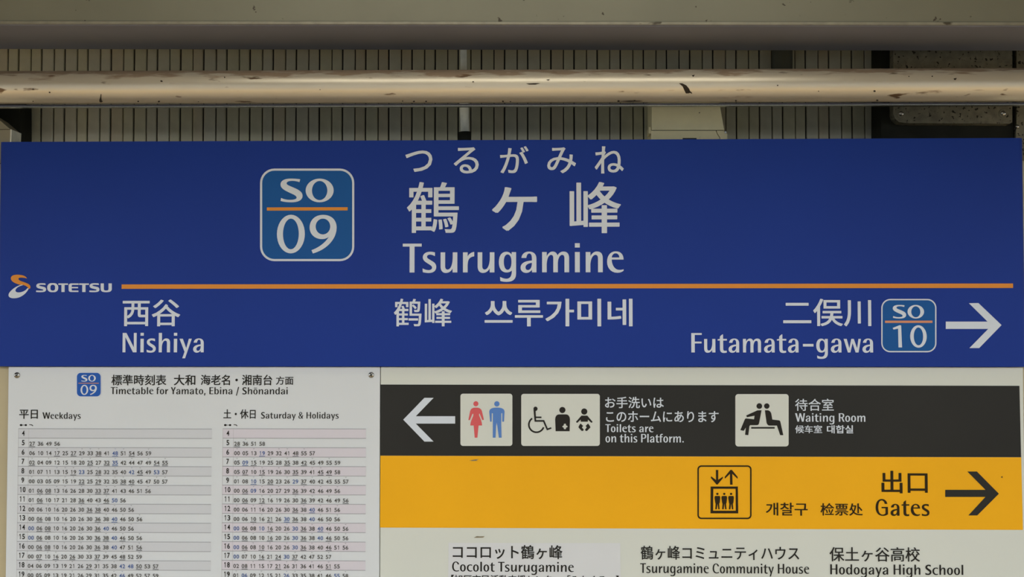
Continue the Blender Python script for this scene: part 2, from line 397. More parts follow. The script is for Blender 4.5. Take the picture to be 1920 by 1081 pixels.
def latin_contours(body, space=230):
    x, out = 0.0, []
    for ch in body:
        if ch == ' ':
            x += space; continue
        w, lb, rb, _ = G[ch]
        x += lb
        out += glyph(ch, x)
        x += w + rb
    return out

def latin(body, box, m, parent, Y, name='lettering', space=230, embolden=0.0):
    cs = latin_contours(body, space)
    vs, fs = fill([[(a, -b) for a, b in c] for c in cs])
    return print2d(name, fitbox(vs, box, Y), fs, m, parent, Y)

def pshape(name, contours, box, m, parent, Y):
    vs, fs = fill([[(a, -b) for a, b in c] for c in contours])
    return print2d(name, fitbox(vs, box, Y), fs, m, parent, Y)

def strip(name, x0, y0, x1, y1, m, parent, Y, r=None):
    X0, X1, ZA, ZB = rect_on(x0, y0, x1, y1, Y)
    return print2d(name, [(X0, ZA), (X1, ZA), (X1, ZB), (X0, ZB)], [(0, 1, 2, 3)], m, parent, Y)

# ================================================================== SETTING
def structure(name, me, m, loc, label=None):
    o = obj(name, me, m, None, loc); o['kind'] = 'structure'
    if label: o['label'] = label
    return o

YW = 0.32                      # face of the tiled wall
CZ = Z0 + 0.98                 # underside of the canopy
structure('floor', box_mesh(-9, 9, -4.2, YW + .06, -0.12, 0), M_FLOOR, (0, -2.4, -0.06), 'dull brown platform paving')
structure('ground', box_mesh(-40, 40, -60, -4.25, -1.3, -1.1), M_BALLAST, (0, -20, -1.2), 'unseen dark track bed beyond the platform edge, added to block light from below')  # unseen ground, added to stop sky light from below the horizon
structure('ceiling', box_mesh(-9, 9, -2.5, YW + .06, CZ, CZ + 0.08), M_CEIL, (0, -1, CZ), 'grey painted canopy underside')
wall = structure('wall_back', box_mesh(-9, 9, YW, YW + 0.06, 0, CZ), M_GROUT, (0, YW + .03, 1.2), 'dark wall faced with narrow upright olive tiles')
# upright tiles, two widths alternating, each one an object
jx = []
x = 339.0
for k in range(-26, 100):
    jx.append(339.0 + (k // 2) * 43.33 + (k % 2) * 24.0)
tz0, tz1 = Z0 - 0.75, CZ - 0.002
tile_meshes = {}
for wide in (0, 1):
    for mi in range(3):
        wpx = 24.0 if wide == 0 else 19.33
        wm = wpx * (YW - CAM.y) / FPX
        gap = 0.0022 if wide == 0 else 0.0012
        me = box_mesh(gap, wm - 0.0006, 0, 0.008, 0, tz1 - tz0, 0.0012, 1)
        me.materials.append(M_TILES[mi]); tile_meshes[wide, mi] = me
for k, px in enumerate(jx[:-1]):
    t = bpy.data.objects.new('tile', tile_meshes[k % 2, random.choice((0, 0, 1, 1, 2))])
    COL.objects.link(t); t.parent = wall
    p = PP(px, 180, YW)
    t.location = Vector((p.x, YW - 0.006 - random.uniform(0, 0.0014), tz0)) - WL[wall]
    t.rotation_euler.z = random.uniform(-0.02, 0.02)

# concrete/steel beam above
def quad_prism(name, pts_front, pts_back, m, **kw):
    vs = [*pts_front, *pts_back]
    fs = [(0, 1, 2, 3), (7, 6, 5, 4), (0, 4, 5, 1), (1, 5, 6, 2), (2, 6, 7, 3), (3, 7, 4, 0)]
    return mesh_from(vs, fs)
YB0 = -0.05
L, R = PP(-300, 44, YB0), PP(2220, 47, YB0)
zL, zR = L.z, R.z
YB1 = 0.155
def beam_mesh():
    bm = bmesh.new()
    x0, x1 = L.x, R.x
    prof = [(YB1, 0.0), (YB0, 0.0), (YB0, CZ - Z0 - 0.0), (YB1, CZ - Z0)]
    vs = []
    for x_, z_ in ((x0, zL), (x1, zR)):
        vs.append([bm.verts.new((x_, YB1, z_)), bm.verts.new((x_, YB0, z_)), bm.verts.new((x_, YB0, CZ)), bm.verts.new((x_, YB1, CZ))])
    a, b = vs
    for i in range(4):
        bm.faces.new((a[i], a[(i + 1) % 4], b[(i + 1) % 4], b[i]))
    bm.faces.new(a[::-1]); bm.faces.new(b)
    bmesh.ops.recalc_face_normals(bm, faces=bm.faces)
    es = [e for e in bm.edges if all(abs(v.co.y - YB0) < 1e-5 and v.co.z < CZ - 0.05 for v in e.verts)]
    bmesh.ops.bevel(bm, geom=es, offset=0.006, segments=3, profile=0.5, affect='EDGES')
    me = bpy.data.meshes.new('beam'); bm.to_mesh(me); bm.free(); return me
structure('trim_1', beam_mesh(), M_BEAM, (0, 0.05, CZ - 0.1), 'grey painted beam crossing under the canopy, chipped along its lower edge')

bw = [o for o in COL.objects if o.name == 'trim_1'][0]
def along(y0, y1, dz0, dz1, x0=None, x1=None):
    vs = []
    for x_, z_ in ((L.x, zL), (R.x, zR)):
        vs += [(x_, y0, z_ + dz0), (x_, y1, z_ + dz0), (x_, y1, z_ + dz1), (x_, y0, z_ + dz1)]
    me = mesh_from(vs, [(0, 1, 5, 4), (1, 2, 6, 5), (2, 3, 7, 6), (3, 0, 4, 7), (3, 2, 1, 0), (4, 5, 6, 7)])
    bm = bmesh.new(); bm.from_mesh(me); bmesh.ops.recalc_face_normals(bm, faces=bm.faces); bm.to_mesh(me); bm.free()
    return me
obj('underside_plate', along(YB0 + .003, YB1, -.003, 0.004), M_SOFFIT, bw, (0, .05, zL))['label'] = 'dull grey-violet painted underside of the beam'
obj('edge_bead', along(YB0 - .0022, YB0 + .004, -.0005, 0.0042), M_BEAD, bw, (0, YB0, zL))['label'] = 'paler chipped lower edge of the beam'

# unseen beam added above the sight line to shade the tops of the boards
structure('shade_beam', box_mesh(-9, 9, -1.35, -1.20, Z0 + 0.56, CZ, .006), M_BEAM, (0, -1.3, CZ - .2), 'unseen grey beam added in front of the boards to shade their upper part')

structure('shade_wall', box_mesh(-40, 40, -12.3, -12, -1.1, 2.1), M_SHADEWALL, (0, -12.1, 1), 'unseen grey wall added across the tracks to block low sky light')  # unseen wall, added to cut the bright horizon mirrored in the pipe
# yellow tactile strip on the platform
t = structure('trim_2', box_mesh(-9, 9, -2.9, -2.1, 0.0, 0.008, 0.002, 1), M_TACT, (0, -2.5, 0.0), 'yellow tactile paving strip')

# ================================================================== CEILING LAMP (lights the boards from in front)
for i, (lx, ly, ln) in enumerate(((0.0, -0.60, 1.25),)):
    lamp = empty('ceiling_lamp', (lx, ly, CZ), 'white fluorescent batten lamp on the canopy in front of the boards', 'lamp')
    obj('lamp_housing', box_mesh(lx - ln / 2 - .03, lx + ln / 2 + .03, ly - .15, ly + .15, CZ - .05, CZ, .006), M_LAMPBODY, lamp, (lx, ly, CZ - .025))
    for dy in (-.10, .10):
        obj('lamp_tube', cyl_mesh((lx - ln / 2, ly + dy, CZ - .075), (lx + ln / 2, ly + dy, CZ - .075), 0.02), M_LAMP, lamp, (lx, ly + dy, CZ - .075))

# ================================================================== PIPE, RAIL, HANGER
YP = 0.03
pc = [PP(-260, 164.8, YP), PP(2180, 158.5, YP)]
rp = 31.0 * (YP - CAM.y) / FPX
pipe = empty('overhead_pipe', (pc[0] + pc[1]) / 2, 'thick pale painted pipe running across above the blue board', 'pipe')
def long_tube(p0, p1, r, n=48, seg=60):
    vs, fs = [], []
    d = p1 - p0
    for s in range(seg + 1):
        c = p0 + d * s / seg
        for i in range(n):
            a = 2 * math.pi * i / n
            vs.append(c + Vector((0, math.cos(a), math.sin(a))) * r)
    for s in range(seg):
        for i in range(n):
            fs.append((s * n + i, (s + 1) * n + i, (s + 1) * n + (i + 1) % n, s * n + (i + 1) % n))
    me = mesh_from(vs, fs)
    for p in me.polygons: p.use_smooth = True
    bm = bmesh.new(); bm.from_mesh(me); bmesh.ops.recalc_face_normals(bm, faces=bm.faces); bm.to_mesh(me); bm.free()
    return me
obj('tube', long_tube(pc[0], pc[1], rp), M_PIPE, pipe, (pc[0] + pc[1]) / 2)

def on_pipe(px, py, lift=0.0004):
    """point of the pipe surface seen at this pixel"""
    ax = pc[0]; d = (pc[1] - pc[0]).normalized()
    v = (FWD * FPX + RGT * (px - W / 2) + UP * (H / 2 - py)).normalized()
    o = CAM - ax
    ov = o - d * o.dot(d); vv = v - d * v.dot(d)
    A = vv.dot(vv); B = 2 * ov.dot(vv); C = ov.dot(ov) - (rp + lift) ** 2
    q = B * B - 4 * A * C
    return CAM + v * ((-B - math.sqrt(max(q, 0))) / (2 * A))
def pipe_patch(name, poly, lab=None):
    # a small crust of dirt, slightly raised from the pipe
    n = len(poly)
    cx = sum(p[0] for p in poly) / n; cy = sum(p[1] for p in poly) / n
    top = [on_pipe(x_, y_, 0.0006) for x_, y_ in poly] + [on_pipe(cx, cy, 0.002)]
    me = mesh_from(top, [(i, n, (i + 1) % n) for i in range(n)])
    o = obj(name, me, M_DIRT, pipe, top[-1])
    if lab: o['label'] = lab
    return o
pipe_patch('dirt_clump', [(1273, 156), (1279, 156), (1287, 160), (1292, 166), (1294, 171), (1297, 173), (1298, 176), (1294, 174), (1291, 175), (1286, 175), (1283, 169), (1280, 162)], 'dark dried crust stuck to the pipe')
pipe_patch('dirt_clump', [(1297, 141), (1303, 140), (1300, 144)])
pipe_patch('dirt_clump', [(986, 156.5), (1000, 156), (1013, 156), (1004, 158.5), (992, 158.5)])
pipe_patch('dirt_clump', [(1024, 149), (1031, 148.5), (1028, 151)])
pipe_patch('dirt_clump', [(1788, 147), (1794, 146), (1792, 150), (1789, 149.5)])
rnd = random.Random(3)
for px_, py_ in ((62, 167), (93, 173), (303, 152), (421, 145), (190, 190), (372, 190.5), (259, 190), (62, 190), (298, 190), (776, 190), (755, 189.5), (799, 190), (943, 190), (957, 190.5), (1160, 189.5), (1190, 189), (1645, 188), (1380, 189), (887, 153), (600, 168), (1535, 171), (1458, 160), (1640, 171), (1748, 143), (1704, 143)):
    s_ = rnd.uniform(0.9, 2.0)
    pipe_patch('dirt_speck', [(px_ + s_ * 1.3 * math.cos(a) * rnd.uniform(.6, 1.2), py_ + s_ * math.sin(a) * rnd.uniform(.6, 1.2)) for a in [k * math.pi / 3 for k in range(6)]])
pipe_patch('dirt_clump', [(1160, 190), (1180, 188.5), (1200, 188.8), (1206, 190), (1180, 191)])
pipe_patch('dirt_clump', [(186, 188), (189, 176), (190, 176), (191, 190), (187, 192)])

# shiny channel under the pipe
YR0, YR1 = 0.028, 0.042
a, b = PP(-260, 201.6, YR0), PP(2180, 196.0, YR0)
hch = 0.0052
chan = empty('steel_channel', (a + b) / 2, 'thin shiny metal rail running just below the thick pipe', 'rail')
def slanted_box(a, b, y0, y1, h0, h1):
    vs = [(a.x, y0, a.z + h0), (b.x, y0, b.z + h0), (b.x, y0, b.z + h1), (a.x, y0, a.z + h1),
          (a.x, y1, a.z + h0), (b.x, y1, b.z + h0), (b.x, y1, b.z + h1), (a.x, y1, a.z + h1)]
    return mesh_from(vs, [(0, 1, 2, 3), (7, 6, 5, 4), (0, 4, 5, 1), (1, 5, 6, 2), (2, 6, 7, 3), (3, 7, 4, 0)])
obj('web', slanted_box(a, b, YR0 + .002, YR1, 0.0018, hch), M_RAIL, chan, (a + b) / 2)
obj('lip', slanted_box(a, b, YR0, YR1, 0.0, 0.0016), M_SCREW, chan, (a + b) / 2)

# hanger rod behind the pipe
YH = 0.17
h0, h1 = PP(865, 60, YH), PP(869.5, 150, YH)
h2, h3, h4 = PP(870, 190, YH), PP(871.5, 247.5, YH), PP(872.3, 275, YH)
k_ = (YH - CAM.y) / FPX
rod = empty('hanger_rod', h1, 'short pale hanger rod with a black foot, standing behind the thick pipe', 'rod')
h0.z = CZ - 0.001
obj('upper_rod', cyl_mesh(h0, h2, 6.3 * k_), M_ROD, rod, h1)
obj('sleeve', cyl_mesh(PP(869.6, 175, YH), h3, 8.4 * k_), M_ROD, rod, h2)
obj('foot_cap', cyl_mesh(h3, h4, 11.7 * k_), M_DARKSTEEL, rod, h3)

# ================================================================== THINGS ON THE WALL
def poly_prism(pts, Y0, Y1, shrink=None):
    """outline in pixels at Y0 extruded back to Y1"""
    n = len(pts)
    f = [PP(x_, y_, Y0) for x_, y_ in pts]
    vs = f + [Vector((p.x, Y1, p.z)) for p in f]
    vs2 = [(p.x, p.z) for p in f]
    tri = [tuple(t_) for t_ in tessellate_polygon([[Vector((p[0], p[1], 0)) for p in vs2]])]
    tri = ccw_faces(vs2, tri)
    fs = list(tri) + [tuple(n + i for i in reversed(t_)) for t_ in tri]
    area_ = sum(vs2[i][0] * vs2[(i + 1) % n][1] - vs2[(i + 1) % n][0] * vs2[i][1] for i in range(n))
    for i in range(n):
        j = (i + 1) % n
        fs.append((i, n + i, n + j, j) if area_ > 0 else (i, j, n + j, n + i))
    me = mesh_from(vs, fs)
    bm = bmesh.new(); bm.from_mesh(me); bmesh.ops.recalc_face_normals(bm, faces=bm.faces); bm.to_mesh(me); bm.free()
    return me

YF = YW - 0.0082      # face of the tiles
def cream_unit(dx, label):
    YC = 0.20
    root = empty('junction_box', PP(1290 + dx, 240, YC), label, 'electrical box')
    obj('cover', poly_prism([(1222.5 + dx, 150), (1342 + dx, 150), (1351 + dx, 205), (1358 + dx, 243.5), (1222 + dx, 243.5)], YC, YF), M_CREAM, root, PP(1290 + dx, 215, YC))
    obj('lower_tray', poly_prism([(1221 + dx, 244.8), (1342 + dx, 244.8), (1345 + dx, 252), (1349 + dx, 258), (1353 + dx, 300), (1220 + dx, 300)], YC + .002, YF), M_CREAM, root, PP(1290 + dx, 262, YC))
    obj('corner_flange', poly_prism([(1343.5 + dx, 244.8), (1357 + dx, 244.8), (1359 + dx, 249), (1363.5 + dx, 250), (1364 + dx, 300), (1354 + dx, 300), (1350.5 + dx, 258), (1346.5 + dx, 252)], YC + .002, YF), M_CREAM, root, PP(1358 + dx, 262, YC))
    obj('gasket', poly_prism([(1223 + dx, 243), (1356 + dx, 243), (1356 + dx, 246), (1223 + dx, 246)], YC + .004, YF), M_SLOT, root, PP(1290 + dx, 246, YC))
    obj('latch', poly_prism([(1216.5 + dx, 238), (1220.5 + dx, 238), (1220.5 + dx, 250), (1216.5 + dx, 250)], YC + .004, YC + 0.05), M_CREAM, root, PP(1218 + dx, 244, YC))
    obj('screw', cyl_mesh(PP(1360.5 + dx, 248, YC), PP(1360.5 + dx, 248, YC) + Vector((0, .02, 0)), 0.0022, n=12), M_SCREW, root, PP(1361 + dx, 248, YC))
    obj('label_slot', poly_prism([(1280 + dx, 258.5), (1306 + dx, 258.5), (1306 + dx, 275), (1280 + dx, 275)], YC + .0005, YC + .003), M_SLOT, root, PP(1290 + dx, 262, YC))
    return root
cream_unit(0, 'cream box with a tapered cover, behind the blue board right of centre')
# left corner: dark column with another cream box in front
col_ = obj('steel_box', poly_prism([(-120, 190), (38, 190), (38, 300), (-120, 300)], 0.25, YF), M_DARKSTEEL, None, PP(-40, 240, 0.25))
tag(col_, 'dark steel box on the tiled wall at the far left end of the blue board', 'electrical box')
cb = empty('cable_box', PP(-30, 250, 0.25), 'tan box with a sloping top corner at the left end above the blue board', 'electrical box')
obj('cover', poly_prism([(-110, 200), (-40, 200), (-3, 223), (19, 242), (-110, 242)], 0.20, 0.249), M_TAN, cb, PP(-30, 230, .25))
obj('body', poly_prism([(-110, 243.2), (20, 243.2), (18, 300), (-110, 300)], 0.202, 0.249), M_TAN, cb, PP(-30, 260, .25))
obj('edge_strip', poly_prism([(19.5, 242), (22, 243), (19.5, 300), (17.5, 300)], 0.199, 0.249), M_ROD, cb, PP(20, 260, .25))

# right: pitted plate, with an added black box painting the recess shade behind it
YQ = 0.20
hs = obj('recess_shade_box', poly_prism([(1652, 60), (1900, 60), (1900, 290), (1652, 290)], YQ + .03, YF), M_DARKSTEEL, None, PP(1780, 200, YQ + .04))
tag(hs, 'black box standing in for the shaded recess behind the pitted plate, above the right end of the blue board', 'electrical box')
pl = empty('cover_plate', PP(1790, 150, YQ), 'pitted grey steel plate held by two screws, above the right end of the blue board', 'plate')
obj('plate', poly_prism([(1675, 60), (1898, 60), (1898, 229), (1894, 231.5), (1700, 230.5), (1686, 229), (1678, 222), (1675, 214)], YQ, YQ + .0295), M_PLATE, pl, PP(1790, 150, YQ))
for sx_, sy_2 in ((1689.5, 213), (1881, 212.5)):
    p = PP(sx_, sy_2, YQ)
    def dome(p, r, h):
        bm = bmesh.new(); bmesh.ops.create_uvsphere(bm, u_segments=20, v_segments=10, radius=1)
        for v in bm.verts:
            v.co = Vector((p.x + v.co.x * r, p.y + v.co.y * h, p.z + v.co.z * r))
        me = bpy.data.meshes.new('dome'); bm.to_mesh(me); bm.free()
        for f in me.polygons: f.use_smooth = True
        return me
    w_ = obj('washer', cyl_mesh(p + Vector((0, -.0012, 0)), p + Vector((0, .001, 0)), 8 * (YQ - CAM.y) / FPX, n=24), M_PLATE, pl, p)
    obj('screw_head', dome(p, 5 * (YQ - CAM.y) / FPX, .004), M_SCREW, w_, p)
ep = obj('wall_bracket', poly_prism([(1906, 60), (2010, 60), (2010, 290), (1903, 290), (1906, 230)], YQ + .02, YF), M_PLATE, None, PP(1950, 150, YQ))
tag(ep, 'dull brown bracket at the far right, beside the pitted plate', 'bracket')
obj('screw_head', dome(PP(1905.5 + 1.5, 237.5, YQ + .02), .0045, .005), M_SCREW, ep, PP(1906.5, 237.5, YQ + .02))
du = obj('conduit_stub', cyl_mesh(Vector((PP(1467, 100, .27).x, .27, CZ - .001)), PP(1467, 158, .27), 19 * (.27 - CAM.y) / FPX), M_STUB, None, PP(1467, 110, .27))
tag(du, 'dark round pipe stub coming down the wall, seen above the thick pipe', 'pipe')

# ================================================================== CABINET BEHIND THE BOARDS
cX0 = PP(-14, 900, 0.02).x
cab = empty('sign_cabinet', (0, 0.09, Z0 - .2), 'beige steel cabinet carrying the boards, its edge showing left of the timetable', 'cabinet')
obj('body', box_mesh(cX0, 0.985, 0.022, 0.16, Z0 - 0.78, Z0 - 0.001, 0.004, 2), M_BEIGE, cab, (0, 0.09, Z0 - .2))
obj('upper_frame', box_mesh(-0.955, 0.953, 0.022, 0.10, Z0 - 0.0005, Z0 + 0.405, 0.004, 2), M_DARKSTEEL, cab, (0, 0.06, Z0 + .2))
# two posts down to the platform
for xx in (-0.9, 0.9):
    obj('post', cyl_mesh((xx, 0.09, 0.0), (xx, 0.09, Z0 - 0.779), 0.03), M_BEIGE, cab, (xx, .09, .3))

# ================================================================== BLUE STATION NAME BOARD
zt_l, zt_r = PP(3, 265.6, 0).z, PP(1917, 258.8, 0).z
zT = (zt_l + zt_r) / 2; zB = Z0
YN = 0.0
sign = empty('station_name_board', (0, YN, Z0), 'wide blue station name board with a large white station name and an orange stripe', 'sign')
xl, xr = -0.9645, 0.9625
obj('panel', box_mesh(xl, xr, YN, 0.0215, zB, zT, 0.0085, 5, vertical_only=True), M_BLUE, sign, (0, .01, (zB + zT) / 2))
E1 = YN - 0.0006; E2 = YN - 0.0011; E3 = YN - 0.0016
strip('orange_stripe', 228, 532, 1899.5, 540.3, M_ORANGE, sign, E1)
for ch, bx in (('つ', (760, 282, 810.8, 322)), ('る', (850.8, 276, 897.7, 325)), ('が', (937.5, 274, 991, 324.5)), ('み', (1026, 276, 1080, 324.5)), ('ね', (1115, 274, 1169.5, 325))):
    asian(ch, bx, M_WHITE, sign, E1, 0.008, 'kana_lettering')
asian('鶴', (763, 341, 860.5, 436.3), M_WHITE, sign, E1, 0.0062, 'large_lettering')
asian('ケ', (922.5, 350.5, 1007, 432.5), M_WHITE, sign, E1, 0.014, 'large_lettering')
asian('峰', (1068, 341, 1164.3, 436.8), M_WHITE, sign, E1, 0.009, 'large_lettering')
latin('Tsurugamine', (755.1, 455.9, 1169.2, 528.1), M_WHITE, sign, E1, 'name_lettering')
asian('西谷', (230, 561, 338, 611.3), M_WHITE, sign, E1, 0.010)
latin('Nishiya', (229.8, 623.6, 382, 671.2), M_WHITE, sign, E1)
asian('鹤峰', (738.5, 559.6, 847.6, 611.4), M_WHITE, sign, E1, 0.008)
asian('쓰루가미네', (908.7, 559.8, 1186, 611.4), M_WHITE, sign, E1, 0.012)
asian('二俣川', (1468.4, 559.7, 1633.5, 611.4), M_WHITE, sign, E1, 0.010)
latin('Futamata-gawa', (1296.2, 624, 1637, 672.3), M_WHITE, sign, E1)
shape('arrow', zm([[(985, 388), (1563, 388), (1305, 133), (1437, 131), (1757, 436), (1447, 754), (1312, 754), (1572, 489), (985, 489)]], 1640, 550, 7.385), M_WHITE, sign, E1)

GS = svg("M447 194 C410 188 380 187 350 187 C285 187 248 210 248 247 C248 285 290 305 330 325 C375 346 412 358 412 380 C412 395 385 402 345 402 C310 402 280 395 255 382 L250 413 C285 423 320 427 360 427 C430 427 472 405 472 362 C472 320 430 300 385 280 C340 260 310 252 310 234 C310 218 335 210 365 210 C390 210 415 214 440 223 Z", n=12)
GO = [ell(645, 307, 142, 120), ell(645, 308, 78, 97)]
G0 = [ell(353, 749, 141, 195), ell(353, 748, 80, 155)]
G9 = svg("M680 555 C765 555 817 610 817 685 C817 800 720 905 578 945 L563 912 C650 880 705 830 738 778 C720 792 695 800 670 800 C595 800 543 750 543 682 C543 605 600 555 680 555 Z", n=12) + [ell(678, 673, 74, 80)]
G1 = svg("M250 475 L345 438 L368 440 L378 742 L328 742 L325 485 L262 497 Z")

def badge(parent, outer, rad, bw, m_field, S_, O_, line, lm, d1, b1, d2, b2, Ys, halo=False):
    x0, y0, x1, y1 = outer
    root = shape('number_badge', [rrect(x0, y0, x1, y1, rad)], M_WHITE, parent, Ys[0])
    root['label'] = 'rounded square station number badge'
    shape('badge_field', [rrect(x0 + bw, y0 + bw, x1 - bw, y1 - bw, rad - bw)], m_field, root, Ys[1])
    pshape('badge_letter', GS, S_, M_WHITE, root, Ys[2])
    pshape('badge_letter', GO, O_, M_WHITE, root, Ys[2])
    strip('badge_line', *line, lm, root, Ys[2])
    pshape('badge_digit', d1, b1, M_WHITE, root, Ys[2])
    pshape('badge_digit', d2, b2, M_WHITE, root, Ys[2])
z5 = lambda x_, y_: (480 + x_ / 5.405, 300 + y_ / 5.405)
badge(sign, (487.6, 315.8, 664.2, 489.2), 27, 4.0, M_BADGE, (*z5(248, 187), *z5(472, 427)), (*z5(503, 187), *z5(787, 427)),
      (500.4, 388.4, 651.8, 394.4), M_ORANGE, G0, (*z5(212, 553), *z5(495, 944)), G9, (*z5(543, 554), *z5(817, 945)), (E1, E2, E3))
badge(sign, (1652.4, 560, 1755.8, 660), 17, 2.5, M_BADGE, (1674, 571.3, 1699, 596.8), (1701.6, 571.3, 1732.6, 596.8),
      (1659.4, 600.7, 1748.3, 605), M_ORANGE2, G1, (1673.9, 609.3, 1691.2, 650.9), G0, (1706.6, 609.3, 1737.6, 651.4), (E1, E2, E3))

# company emblem and wordmark
LX, LY, LS = 10, 500, 8.727
em = shape('emblem_ribbon', zm(svg("M355 190 C335 142 262 128 195 128 C130 128 90 150 90 186 C90 238 160 268 215 285 C240 293 255 296 275 292 C330 300 365 325 388 360 L402 355 C418 335 412 305 385 285 C345 262 300 248 262 235 C230 222 213 208 214 194 C216 178 245 173 280 176 C310 178 335 183 355 190 Z", n=10), LX, LY, LS), M_ORANGE, sign, E2)
em2 = shape('emblem_oval', zm(svg("M275 290 C180 305 52 400 52 462 C52 500 95 515 150 513 C260 510 350 430 385 350 L362 346 C340 385 275 418 215 418 C180 418 162 402 166 380 C172 350 215 315 290 298 Z", n=10), LX, LY, LS), M_WHITE, sign, E1)
WM = []
def wz(d): return zm(svg(d, n=8), LX, LY, LS)
def logo_S(x0, x1):
    base = svg("M660 296 L655 270 C620 266 580 266 560 268 C520 272 505 290 505 312 C505 345 545 352 580 360 C610 367 622 370 622 378 C622 386 605 388 580 388 C550 388 525 387 503 385 L500 410 C530 414 570 414 595 413 C645 411 668 400 668 368 C668 335 640 328 600 320 C565 313 552 308 552 301 C552 294 570 292 595 292 C620 292 640 294 660 296 Z", n=8)[0]
    s_ = (x1 - x0) / 168
    return [[(x0 + (x_ - 500) * s_, y_) for x_, y_ in base]]
cs = logo_S(502, 667) + [rrect(686, 266, 866, 413, 66), rrect(738, 292, 814, 388, 34)]
cs += [[(868, 270), (1026, 270), (1026, 294), (970, 294), (970, 411), (918, 411), (918, 294), (868, 294)]]
cs += svg("M1200 270 L1080 270 C1050 272 1036 285 1036 310 L1036 375 C1036 400 1050 410 1080 411 L1196 411 L1196 387 L1105 387 C1090 387 1086 383 1086 372 L1086 350 L1190 350 L1190 328 L1086 328 L1086 308 C1086 298 1092 294 1105 294 L1200 294 Z")
cs += [[(1208, 270), (1368, 270), (1368, 294), (1312, 294), (1312, 411), (1258, 411), (1258, 294), (1208, 294)]]
cs += logo_S(1373, 1540)
cs += svg("M1560 270 L1612 270 L1612 360 C1612 380 1625 387 1650 387 C1675 387 1688 380 1688 360 L1688 270 L1742 270 L1742 362 C1742 400 1710 414 1650 414 C1590 414 1560 400 1560 362 Z")
shape('wordmark', zm(cs, LX, LY, LS), M_WHITE, sign, E1)

# ================================================================== TIMETABLE BOARD
YT = 0.010
tX0, tX1, _, _ = rect_on(13.0, 690, 711.9, 1081, YT)
tt = empty('timetable_board', ((tX0 + tX1) / 2, YT, Z0 - .35), 'white timetable board with two columns of departure minutes and two top screws', 'notice board')
obj('sheet', box_mesh(tX0, tX1, YT, 0.0215, Z0 - 0.74, Z0 - .0008, 0.001, 1), M_PAPER, tt, ((tX0 + tX1) / 2, .015, Z0 - .35))
T1 = YT - .0005; T2 = YT - .0009; T3 = YT - .0013
for sx_, sy_2, sr in ((32, 703, 5.9), (696, 702.6, 5.7)):
    p = PP(sx_, sy_2, YT)
    r_ = sr * (YT - CAM.y) / FPX
    sc = obj('screw', dome(p, r_, .0035), M_SCREW, tt, p)
    for an in (0.5, 0.5 + math.pi / 2):
        d = Vector((math.cos(an), 0, math.sin(an))) * r_ * 0.55
        q = p + Vector((0, -.0034, 0))
        obj('screw_slot', cyl_mesh(q - d, q + d, r_ * .16, n=8), M_SLOT, sc, q)
badge(tt, (142.6, 696.9, 190.3, 744.2), 9, 1.6, M_BADGE2, (152.5, 702.5, 163.8, 714.8), (165.4, 702.5, 179.6, 714.8),
      (147, 717.2, 185.3, 718.6), M_ORANGE2, G0, (151, 721, 165.4, 739.9), G9, (167.8, 721, 181.5, 739.9), (T1, T2, T3))
asian('標準時刻表', (208.9, 702, 312, 721.9), M_INK, tt, T1, 0.012)
asian('大和', (326, 702, 366.4, 721.9), M_INK, tt, T1, 0.014)
asian('海老名・湘南台', (376.3, 702, 510.5, 721.7), M_INK, tt, T1, 0.014)
asian('方面', (517.3, 705, 550.2, 720.9), M_INK, tt, T1, 0.012)
latin('Timetable for Yamato, Ebina / Sh\u014dnandai', (207.5, 724.9, 539.4, 741.2), M_INK, tt, T1)
asian('平日', (36.1, 767.6, 71, 784.7), M_INK, tt, T1, 0.014)
latin('Weekdays', (79.4, 772.5, 151.3, 788.3), M_INK, tt, T1)
asian('土・休日', (418.8, 766.9, 479.4, 784.5), M_INK, tt, T1, 0.014)
latin('Saturday & Holidays', (489.4, 771.9, 635, 787.8), M_INK, tt, T1)
for ox in (0, 383):
    shape('printed_symbol', [ell(39.5 + ox, 796.4, 2.6, 2.0, 12)], M_INK, tt, T1)
    shape('printed_symbol', [ell(48.4 + ox, 796.4, 2.3, 1.9, 12)], M_INK, tt, T1)
    shape('printed_symbol', [rrect(41 + ox, 796.0, 47 + ox, 796.8, .3)], M_INK, tt, T2)
    shape('printed_symbol', zm([[(0, 0), (5, 0.4), (7.6, 3), (6, 3.6), (3.4, 1.8), (0, 1.6)]], 55 + ox, 794.8, 1), M_GREY, tt, T1)

